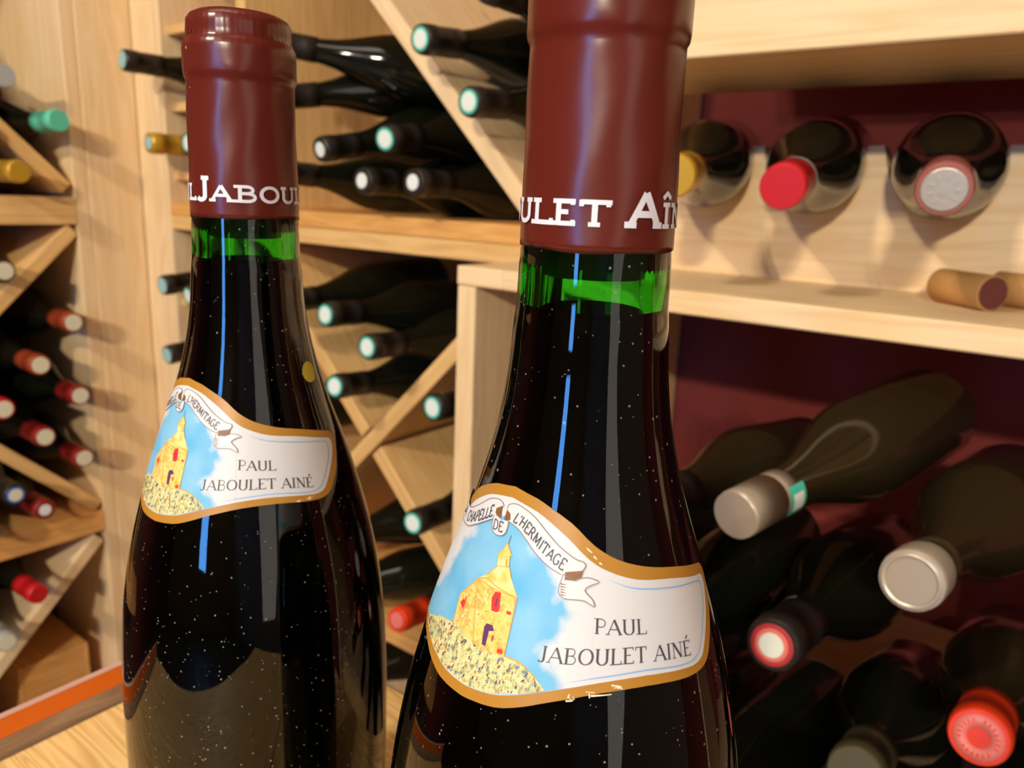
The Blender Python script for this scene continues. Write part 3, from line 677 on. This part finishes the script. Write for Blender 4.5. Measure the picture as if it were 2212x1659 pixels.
# label inks
INK = {n: plain('ink_'+n, rgb(*c), r) for n, c, r in (
 ('gold', (176, 124, 42), .42), ('white', (212, 211, 212), .45), ('blue', (130, 178, 226), .5), ('grey', (72, 70, 76), .5), ('line', (128, 112, 106), .5),
 ('brown', (128, 86, 48), .5), ('stone', (246, 206, 112), .5), ('stone2', (250, 224, 140), .5), ('ochre', (226, 160, 70), .5), ('red', (214, 54, 52), .5), ('purple', (92, 52, 96), .5),
 ('cream', (250, 232, 180), .5), ('olive', (168, 168, 110), .5), ('slate', (118, 134, 140), .5), ('maroon', (140, 62, 70), .5), ('sage', (188, 200, 150), .5), ('chip', (240, 226, 196), .6), ('cap', (224, 222, 230), .42), ('dot', (196, 178, 40), .5))}
def skymat():
    m, nt, b = newmat('ink_sky'); L = nt.links
    at = N(nt, 'ShaderNodeAttribute', attribute_name='fade'); tc = N(nt, 'ShaderNodeTexCoord')
    n = N(nt, 'ShaderNodeTexNoise'); n.inputs['Scale'].default_value = 190; n.inputs['Detail'].default_value = 4; L.new(tc.outputs['Object'], n.inputs[0])
    a = N(nt, 'ShaderNodeMath', operation='MULTIPLY_ADD'); a.inputs[1].default_value = 26; a.inputs[2].default_value = -13; L.new(n.outputs[0], a.inputs[0])
    s = N(nt, 'ShaderNodeMath', operation='ADD'); L.new(a.outputs[0], s.inputs[0]); L.new(at.outputs['Fac'], s.inputs[1])
    d = N(nt, 'ShaderNodeMath', operation='MULTIPLY'); d.inputs[1].default_value = .14; d.use_clamp = True; L.new(s.outputs[0], d.inputs[0])
    n2 = N(nt, 'ShaderNodeTexNoise'); n2.inputs['Scale'].default_value = 90; L.new(tc.outputs['Object'], n2.inputs[0])
    rb_ = ramp(nt, [(.3, srgb(84, 168, 214)), (.7, srgb(132, 190, 220))]); L.new(n2.outputs[0], rb_.inputs[0])
    mx = N(nt, 'ShaderNodeMix', data_type='RGBA'); L.new(d.outputs[0], mx.inputs[0]); mx.inputs[6].default_value = srgb(212, 211, 212); L.new(rb_.outputs[0], mx.inputs[7])
    L.new(mx.outputs[2], b.inputs['Base Color']); b.inputs['Roughness'].default_value = .5; return m
SKY = skymat()
def mottle(name, cols, scale, stretch=1.0):
    m, nt, b = newmat(name); L = nt.links
    tc = N(nt, 'ShaderNodeTexCoord'); mp = N(nt, 'ShaderNodeMapping'); mp.inputs['Scale'].default_value = (scale, scale, scale*stretch); L.new(tc.outputs['Object'], mp.inputs[0])
    n = N(nt, 'ShaderNodeTexNoise'); n.inputs['Scale'].default_value = 1; n.inputs['Detail'].default_value = 3; L.new(mp.outputs[0], n.inputs[0])
    r = ramp(nt, [(.30+.42*i/(len(cols)-1), rgb(*c)) for i, c in enumerate(cols)]); L.new(n.outputs[0], r.inputs[0])
    L.new(r.outputs[0], b.inputs['Base Color']); b.inputs['Roughness'].default_value = .5; return m
INK['hill'] = mottle('ink_hill', [(110, 120, 100), (176, 176, 118), (240, 222, 160), (196, 200, 140), (236, 214, 150), (150, 140, 110)], 900, .55)
INK['stone'] = mottle('ink_stone', [(220, 140, 60), (238, 190, 96), (240, 208, 120), (226, 160, 80), (246, 226, 160)], 420)
INK['stone2'] = mottle('ink_stone_pale', [(232, 176, 80), (242, 214, 130), (246, 232, 180)], 380)
TC = -37.0
WTOP = [(-37,-55.6),(-27,-56.2),(-17.4,-57.3),(-4.7,-60.2),(6.6,-63.9),(15,-65.8),(27.7,-67.6),(45.3,-68.9),(60,-70.6),(71,-71.9)]
WEND = [(73.2,-73.0),(72.3,-75.2),(66,-79.6),(59.5,-83.5),(56.5,-85.0),(52,-85.5)]
WBOT = [(47.4,-85.3),(28,-84.0),(11,-84.4),(-4.5,-86.2),(-17,-88.4),(-26,-89.8),(-37,-90.6)]
GTOP = [(-37,-53.5),(-27,-54.1),(-18.6,-54.9),(-3,-57.7),(8.6,-61.4),(19.5,-63.9),(33,-65.7),(49.7,-67.3),(66,-69.2),(74,-70.2)]
GEND = [(77.6,-71.8),(77.4,-74.6),(72,-79.6),(64.5,-84.2),(60,-86.3),(54,-87.1)]
GBOT = [(46,-86.9),(28,-85.8),(11,-86.2),(-4.2,-88.1),(-14.8,-90.2),(-24,-91.8),(-37,-92.7)]
def outline(T_, E_, B_):
    right = curve(T_, n=3)+curve([T_[-1]]+E_+[B_[0]], n=3)[1:-1]+curve(B_, n=3)
    left = []
    for th, z in right[1:-1][::-1]:
        t2 = 2*TC-th; tilt = 0
        if (th, z) in right[len(right)-len(curve(B_, n=3)):]: tilt = -.035*min(TC-t2, 45)*1.6
        else:
            if z < -80: tilt = -.035*45*1.6*min(1, (-z-80)/5)
        left.append((t2, z+tilt))
    return right+left
WHITE_O = outline(WTOP, WEND, WBOT); GOLD_O = outline(GTOP, GEND, GBOT)
RIB_T=[(-38.36, -57.93), (-37.87, -57.05), (-34.51, -56.48), (-29.91, -56.55), (-21.73, -57.67), (-14.06, -59.91), (-7.26, -62.03), (0.39, -63.86), (3.54, -64.16), (4.65, -64.84), (3.12, -65.74), (0.77, -66.2)]
RIB_B=[(-5.56, -66.67), (-11.93, -65.52), (-18.66, -63.71), (-23.92, -61.96), (-29.54, -60.5), (-35.24, -59.93)]
LRIB_T=[(-41.14, -57.55), (-43.26, -57.0), (-47.25, -56.94), (-53.65, -57.84), (-61.52, -60.08), (-71.36, -62.22)]
LRIB_B=[(-46.63, -60.82), (-52.43, -62.2), (-59.01, -63.79), (-67.6, -65.46)]
FOLD1=[(-45.62, -59.43), (-45.81, -58.65), (-41.75, -57.62), (-41.92, -58.43), (-41.04, -59.92), (-43.69, -59.81)]
FOLD2=[(-38.22, -58.0), (-35.55, -58.49), (-34.68, -59.52), (-37.31, -59.99), (-38.77, -59.81)]
TAB=[(-46.19, -59.95), (-45.24, -61.98), (-42.27, -63.0), (-38.13, -62.88), (-35.61, -61.96), (-35.47, -59.95), (-40.1, -60.15)]
FOLD3=[(-3.97, -66.15), (3.72, -65.64), (3.06, -66.83), (-0.02, -67.47), (-3.97, -67.49)]
TAIL=[(-4.6, -66.5), (-5.97, -68.92), (-5.29, -70.15), (-2.71, -70.63), (1.61, -70.6), (4.82, -70.75), (8.61, -71.63), (7.91, -70.48), (4.65, -68.97), (7.1, -68.07), (10.64, -67.5), (6.44, -66.84), (3.07, -66.98), (-0.02, -67.47)]
CH_LEFT=[(-51.01, -81.58), (-51.97, -76.4), (-44.32, -71.98), (-36.88, -82.81)]
CH_FRONT=[(-44.47, -71.82), (-23.07, -72.29), (-23.51, -82.68), (-37.21, -83.06)]
CH_ROOF=[(-44.47, -71.82), (-39.83, -70.33), (-35.58, -68.13), (-29.25, -67.54), (-27.05, -69.34), (-22.47, -72.22)]
CH_TOWER=[(-35.7, -68.32), (-36.7, -65.98), (-30.27, -65.49), (-29.55, -67.83)]
CH_CUP=[(-37.17, -66.38), (-35.27, -65.36), (-33.15, -63.56), (-29.39, -65.55)]
CH_SPIRE=[(-32.74, -63.68), (-32.31, -62.09)]
CH_WIN=[(-32.84, -75.87), (-34.16, -73.7), (-33.11, -72.43), (-30.31, -72.27), (-29.23, -75.28), (-30.3, -75.78)]
CH_DOOR=[(-33.58, -82.14), (-34.27, -79.02), (-33.37, -78.26), (-30.65, -78.21), (-29.51, -79.03), (-31.72, -79.42), (-31.75, -82.21)]
CH_DOOR2=[(-29.98, -80.79), (-29.93, -79.77), (-28.95, -79.94), (-29.23, -80.99)]
CH_R1=[(-26.54, -81.69), (-24.62, -81.54), (-24.08, -82.28), (-26.62, -82.38)]
CH_R2=[(-25.99, -74.81), (-23.84, -74.83), (-23.99, -75.35), (-25.89, -75.37)]
CH_R3=[(-50.29, -77.7), (-48.96, -76.67), (-47.16, -77.02), (-47.57, -78.47)]
CH_TWIN=[(-31.34, -67.81), (-32.13, -66.48), (-31.23, -66.28), (-30.14, -67.74)]
def neck_label(root, seed, chips):
    w = Wrap(); w.poly(GOLD_O, .00014, 0)
    lab = w.build('neck_label', [INK['gold']], root); lab['label'] = 'gold-edged curved paper label with a painted chapel on a hill'
    w = Wrap(); w.poly(WHITE_O, .00019, 0); w.build('label_panel', [INK['white']], lab)
    w = Wrap()
    w.poly([(-38,-59),(-28,-59.4),(-18,-62.4),(-10,-64.8),(-4,-66.8),(2,-69),(8,-73),(8,-79),(8,-84.6),(-4.5,-86.1),(-17,-88.3),(-26,-89.7),(-37,-90.5),(-49,-90.2),(-58,-89.5),(-70,-88.2),(-82,-87.2),(-104,-86.6),(-112,-80),(-106,-72),(-90,-67),(-78,-65.5),(-66,-64.2),(-55,-62),(-46,-60.6)], .00023, 0, grid=1.0)
    w.build('sky_print', [SKY], lab)
    # hill
    rnd = random.Random(11)
    w = Wrap(); top = [(-92,-87.2),(-82,-87.0),(-74,-86.6),(-68,-85.0),(-61,-83.3),(-50,-81.8),(-43,-82.4),(-31,-82.1),(-23.6,-82.5),(-17,-82.8),(-13.2,-83.9),(-10,-85.3),(-7.5,-86.4)]
    bot = [(-17,-88.2),(-26,-89.6),(-37,-90.4),(-49,-90.1),(-58,-89.4),(-70,-88.1),(-82,-87.1+.0)]
    w.poly(top+bot, .00027, 0, grid=1.2)
    mats = ['hill', 'olive', 'slate', 'maroon', 'sage', 'ochre', 'purple']
    TT = [(a, b) for a, b in top]
    BB = [(-90,-87.6),(-70,-88.0),(-58,-89.3),(-49,-90.0),(-37,-90.3),(-26,-89.5),(-17,-88.1),(-7.5,-86.5)]
    for i in range(820):
        th = rnd.uniform(-88, -9); zt, zb = lin(TT, th), lin(BB, th)
        if zt-zb < .5: continue
        z = rnd.uniform(zb+.35, zt-.25); mi = rnd.choice([1, 1, 1, 2, 2, 3, 4, 4, 4, 5, 5, 0, 0, 0, 6])
        l = rnd.uniform(.2, .75) if mi != 3 else rnd.uniform(.6, 1.2)
        l = min(l, z-zb); w.stroke([(th, z), (th-rnd.uniform(-.2, 1.0), z-l)], rnd.uniform(.18, .55) if mi in (1, 2, 4) else rnd.uniform(.12, .3), .00030+.00001*mi, mi)
    for j in range(26):
        t = -66+j*2.2; zt = lin(TT, t); w.stroke([(t, zt+.05), (t+2.4, lin(TT, t+2.4)+.05)], .28, .00031, rnd.choice([1, 5, 4]))
    w.build('vineyard_print', [INK[m] for m in mats], lab)
    # chapel
    w = Wrap(); S = ['stone', 'stone2', 'ochre', 'red', 'purple', 'cream', 'line']
    w.poly(CH_LEFT, .00033, 0, .9); w.poly(CH_FRONT, .00034, 0, .9); w.poly(CH_ROOF, .00035, 1, .9); w.poly(CH_TOWER, .00036, 1, .9); w.poly(CH_CUP, .00037, 0, .9)
    for i in range(60):
        th = rnd.uniform(-50, -25); z = rnd.uniform(-81.5, -72.5)
        if th < -44.5 and z > -73.5-(-44.5-th)*.45: continue
        w.stroke([(th, z), (th+rnd.uniform(-1.6, 1.6), z-rnd.uniform(0, .5))], rnd.uniform(.1, .35), .00037, rnd.choice([2, 1, 1, 5, 2, 0]))
    for i in range(14):
        w.stroke([(rnd.uniform(-50, -45), rnd.uniform(-80, -75))]*1+[(rnd.uniform(-50, -46), rnd.uniform(-80, -76))], .13, .00038, rnd.choice([2, 3, 2]))
    w.poly(CH_WIN, .00039, 3, .8); w.poly(CH_DOOR, .00039, 4, .8); w.poly(CH_DOOR2, .00039, 3, .8)
    for p in (CH_R1, CH_R2, CH_R3): w.poly(p, .00039, 3, .8)
    w.poly(CH_TWIN, .00039, 2, .8); w.stroke([(-31.5,-73.4),(-31.3,-74.9)], .28, .00041, 4)
    ol = [CH_LEFT[:3], [CH_FRONT[0], CH_ROOF[-1], CH_FRONT[2]], CH_ROOF[1:5], [CH_TOWER[0], CH_TOWER[1]], [CH_TOWER[3], CH_TOWER[2]], [CH_CUP[0], CH_CUP[1], CH_CUP[2], CH_CUP[3]], [CH_FRONT[0], CH_FRONT[3]]]
    for p in ol: w.stroke(p, .13, .00042, 2)
    w.stroke([CH_ROOF[0], (-39, -70.9), (-33, -71.6), CH_ROOF[-1]], .20, .00042, 2); w.stroke(CH_SPIRE, .14, .00042, 6)
    w.build('chapel_print', [INK[m] for m in S], lab)
    # ribbon banner
    w = Wrap(); B_ = ['white', 'line', 'brown', 'grey']
    rb1 = curve(RIB_T, n=3)+curve(RIB_B, n=3); w.poly(rb1, .00044, 0, 1.2)
    ext_t = LRIB_T+[(-80,-62.4),(-90,-61.6),(-100,-62.8)]; ext_b = [(-100,-65.8),(-90,-64.8),(-80,-65.8)]+LRIB_B[::-1]
    w.poly(curve(ext_t, n=3)+curve(ext_b, n=3), .00044, 0, 1.2)
    w.poly(curve(TAB, closed=True, n=3), .00046, 0, 1); w.poly(FOLD1, .00048, 2, .8); w.poly(FOLD2, .00048, 2, .8)
    w.poly(TAIL, .00046, 0, 1); w.poly(FOLD3, .00048, 2, .8)
    for j in range(5): w.stroke([(-5.4+.1*j, -68.2-j*.45), (-2.8+rnd.uniform(-.3, .5), -68.3-j*.45)], .26, .00048, 2, taper=lambda t: 1-t*.8)
    for p in (RIB_T, RIB_B, ext_t, ext_b, TAB[:6], TAIL+[TAIL[0]]): w.stroke(curve(p, n=3), .15, .00050, 1)
    w.build('ribbon_print', [INK[m] for m in B_], lab)
    # blue keyline, lettering
    w = Wrap(); KL = [(15.3,-67.2),(25.2,-68.9),(41.7,-70.2),(56,-71.4),(66.0,-72.4),(68.4,-73.6),(66.8,-76.2),(62,-79.6),(57.2,-82.6),(53.6,-84.1),(47,-84.5),(28.3,-83.1),(11,-83.5),(0,-84.6)]
    w.stroke(curve(KL, n=4), .20, .00024, 0, taper=lambda t: min(1, t*12, (1-t)*12)+.15); w.build('keyline_print', [INK['blue']], lab)
    w = Wrap(); K = dict(thick=.155, thin=.06, ser=.13, serw=.05)
    text_on(W=w, txt='PAUL', base=[(8.6,-76.15),(30,-77.0)], top=(.2, 2.62), off=.00026, **K)
    text_on(W=w, txt='JABOULET AINÉ', base=[(-11.2,-81.75),(6,-81.45),(22,-81.5),(32,-81.95),(42,-82.7),(50,-83.5)], top=(.35, 2.75), off=.00026, **K)
    S2 = dict(thick=.13, thin=.13, ser=0)
    text_on(W=w, txt="L'HERMITAGE", base=[(-33.4,-59.55),(-27.5,-60.1),(-21,-61.8),(-14,-63.9),(-5.0,-66.0)], top=(1.9, 1.75), off=.00050, **S2)
    text_on(W=w, txt='CHAPELLE', base=[(-71,-65.0),(-63,-64.0),(-55,-62.2),(-47.2,-60.3)], top=(-.5, 2.1), off=.00050, **S2)
    text_on(W=w, txt='LA', base=[(-84,-64.6),(-76,-65.2)], top=(0, 2.0), off=.00050, **S2)
    text_on(W=w, txt='DE', base=[(-44.6,-62.3),(-37.6,-62.2)], top=(-.6, 1.75), off=.00051, **S2)
    for p in (((-82,-81.6),(-79.5,-79.6),(-80.4,-78.8),(-78,-77.4)), ((-80.5,-80.0),(-78.4,-80.3),(-79.2,-78.6),(-77,-78.5))): w.stroke(list(p), .12, .00050, 0)
    w.build('lettering_print', [INK['grey']], lab)
    w = Wrap()
    for th, z, a, b in chips: w.stroke([(th, z), (th+a, z+b)], .28, .00020, 0, taper=lambda t: 1.1-.5*t)
    for i in range(6):
        th, z, a, b = rnd.choice(chips); w.stroke([(th+rnd.uniform(-1.5, 3), z+rnd.uniform(-.3, .3)), (th+rnd.uniform(0, 3.2), z+rnd.uniform(-.3, .3))], .13, .00021, 0)
    tag(w.build('worn_spots', [INK['chip']], lab), kind='stuff')
    return lab
def capsule_text(cap, off_deg, dz=0):
    """PAUL JABOULET AÎNÉ set around the capsule in slab capitals and small capitals"""
    w = Wrap(R=RC); b = -4.6+dz; K = dict(thick=.22, thin=.18, ser=.15, serw=.17)
    def put(ch, a0, a1, h): text_on(W=w, txt=ch, base=[(a0+1.1-off_deg, b), (a1-1.1-off_deg, b)], top=(0, h), off=.00030, **K)
    sm, tl = 4.6, 6.6
    for ch, a0, a1, h in (('P', -90, -64, tl), ('A', -62, -38, sm), ('U', -37, -14, sm+.0), ('L', -14, 5, sm), ('J', 3.5, 25, tl), ('A', 23, 48.5, sm), ('B', 48.5, 74, sm), ('O', 72.5, 98, sm), ('U', 96.5, 121.5, sm), ('L', 119.5, 142.5, sm), ('E', 140.0, 158.5, sm), ('T', 158.0, 182.5, sm), ('A', 191.5, 221, tl), ('Î', 220, 235, sm), ('N', 233.5, 258, sm), ('É', 257, 278, sm)):
        put(ch, a0, a1, h)
    return w.build('capsule_lettering', [INK['cap']], cap)
def hero(name_label, A, off_cap, rot, chips, tilt, seed, dot=False):
    ang = math.atan2(-A[1], -A[0])+math.radians(rot)
    tl = Quaternion(tilt[0], tilt[1])
    root = empty('wine_bottle', (A[0], A[1], TZ), tl @ Quaternion((0, 0, 1), ang), name_label, 'bottle', 'matching upright burgundy-capsuled bottles on the table')
    outer = [(r, z+ZB) for z, r in GS][::-1]
    outer = [(.020, .0035), (.031, .0008)]+outer
    inner = [(max(.0096, RG(z)-.0032-(.0016 if z > -.03 else 0)) if z > -.22 else RG(z)-.004, z+ZB) for z, r in GS if z > -.236]
    prof = outer+[(.0098, .2865)]+inner+[(.030, .0100), (.018, .016), (.004, .022)]
    g = mob('glass_body', lathe_me('glass_body', prof, 128, True, True), root, [GREEN_GLASS])
    zf = -.0205
    wp = [(.004, .0224), (.018, .0164), (.0302, .0104)]+[(RG(z)-.0041 if z < -.22 else max(.0096, RG(z)-.0032-(.0016 if z > -.03 else 0))+.0001, z+ZB) for z, r in GS[::-1] if -.236 < z < zf-.0008]
    ri = max(.0096, RG(zf)-.0048)
    wp += [(ri+.0001, zf+ZB), (ri-.0009, zf+ZB-.0004)]
    mob('wine', lathe_me('wine', wp, 96), root, [WINE])
    mob('cork', lathe_me('cork', [(.0088, -.0145+ZB), (.0100, -.0140+ZB), (.0100, .0400+ZB), (.009, .0405+ZB)], 48), root, [DARKCORK])
    # capsule: thin shell, slightly uneven lower hem, crimps on the lip
    pr = [(r, z+ZB) for z, r in PR][::-1]; seg = 128
    fine = []
    for (r0, z0), (r1, z1) in zip(pr, pr[1:]):
        kk = max(1, int((z1-z0)/.0012))
        for j in range(kk): fine.append((r0+(r1-r0)*j/kk, z0+(z1-z0)*j/kk))
    fine.append(pr[-1]); fine = [(fine[0][0]-.0005, fine[0][1]+.0003)]+fine
    me = lathe_me('capsule', fine, seg, False, True)
    rnd = random.Random(seed); ph = [rnd.uniform(0, 6.28) for _ in range(6)]
    for v in me.vertices:
        a = math.atan2(v.co.y, v.co.x); z = v.co.z-ZB; r = math.hypot(v.co.x, v.co.y)
        if r < .008: continue
        d = .00010*math.sin(3*a+ph[0]+z*120)+.00006*math.sin(7*a+ph[1]-z*300)
        if .036 < z: d += .00007*math.sin(46*a+ph[2])
        if .026 < z < .030: d += .00009*math.sin(11*a+ph[3])
        v.co.x *= 1+d/r; v.co.y *= 1+d/r
        if z < -.0085: v.co.z += .00025*math.sin(2*a+ph[4])+.00015*math.sin(5*a+ph[5])
    cp = mob('capsule', me, root, [CAPSULE])
    capsule_text(cp, off_cap+rot)
    neck_label(root, seed, chips)
    if dot:
        w = Wrap(); c = (72.2, -52.6)
        w.poly([(c[0]+9.0*math.cos(t*.2618), c[1]+3.0*math.sin(t*.2618)) for t in range(24)], .0002, 0, .8)
        w.build('dot_sticker', [INK['dot']], root)['label'] = 'small round yellow sticker'
    return root
Rdir = Vector((.79, .61, 0))
hero('front upright wine bottle with burgundy capsule, the larger one, its top cut off', (-.079, .131), 172, 0,
     [(5.4,-62.0,2,-.6), (8.2,-63.2,1.5,-.5), (10.8,-64.3,1.2,-.3), (.5,-87.2,.4,.7), (-.2,-87.7,2.2,.1), (7.4,-86.2,.2,-.8), (8,-86.6,7,.2), (15,-84.9,3,-.2), (17,-85.4,1.6,0)], ((-.61, .79, 0), -.0025), 5)
hero('rear upright wine bottle with burgundy capsule and a yellow dot on its shoulder', (-.2005, .1325), 60, -18.2,
     [(39.0,-86.2,2.0,.2), (45.5,-86.4,2.2,.2), (46,-85.9,1,0)], ((-.61, .79, 0), .0063), 9, dot=True)
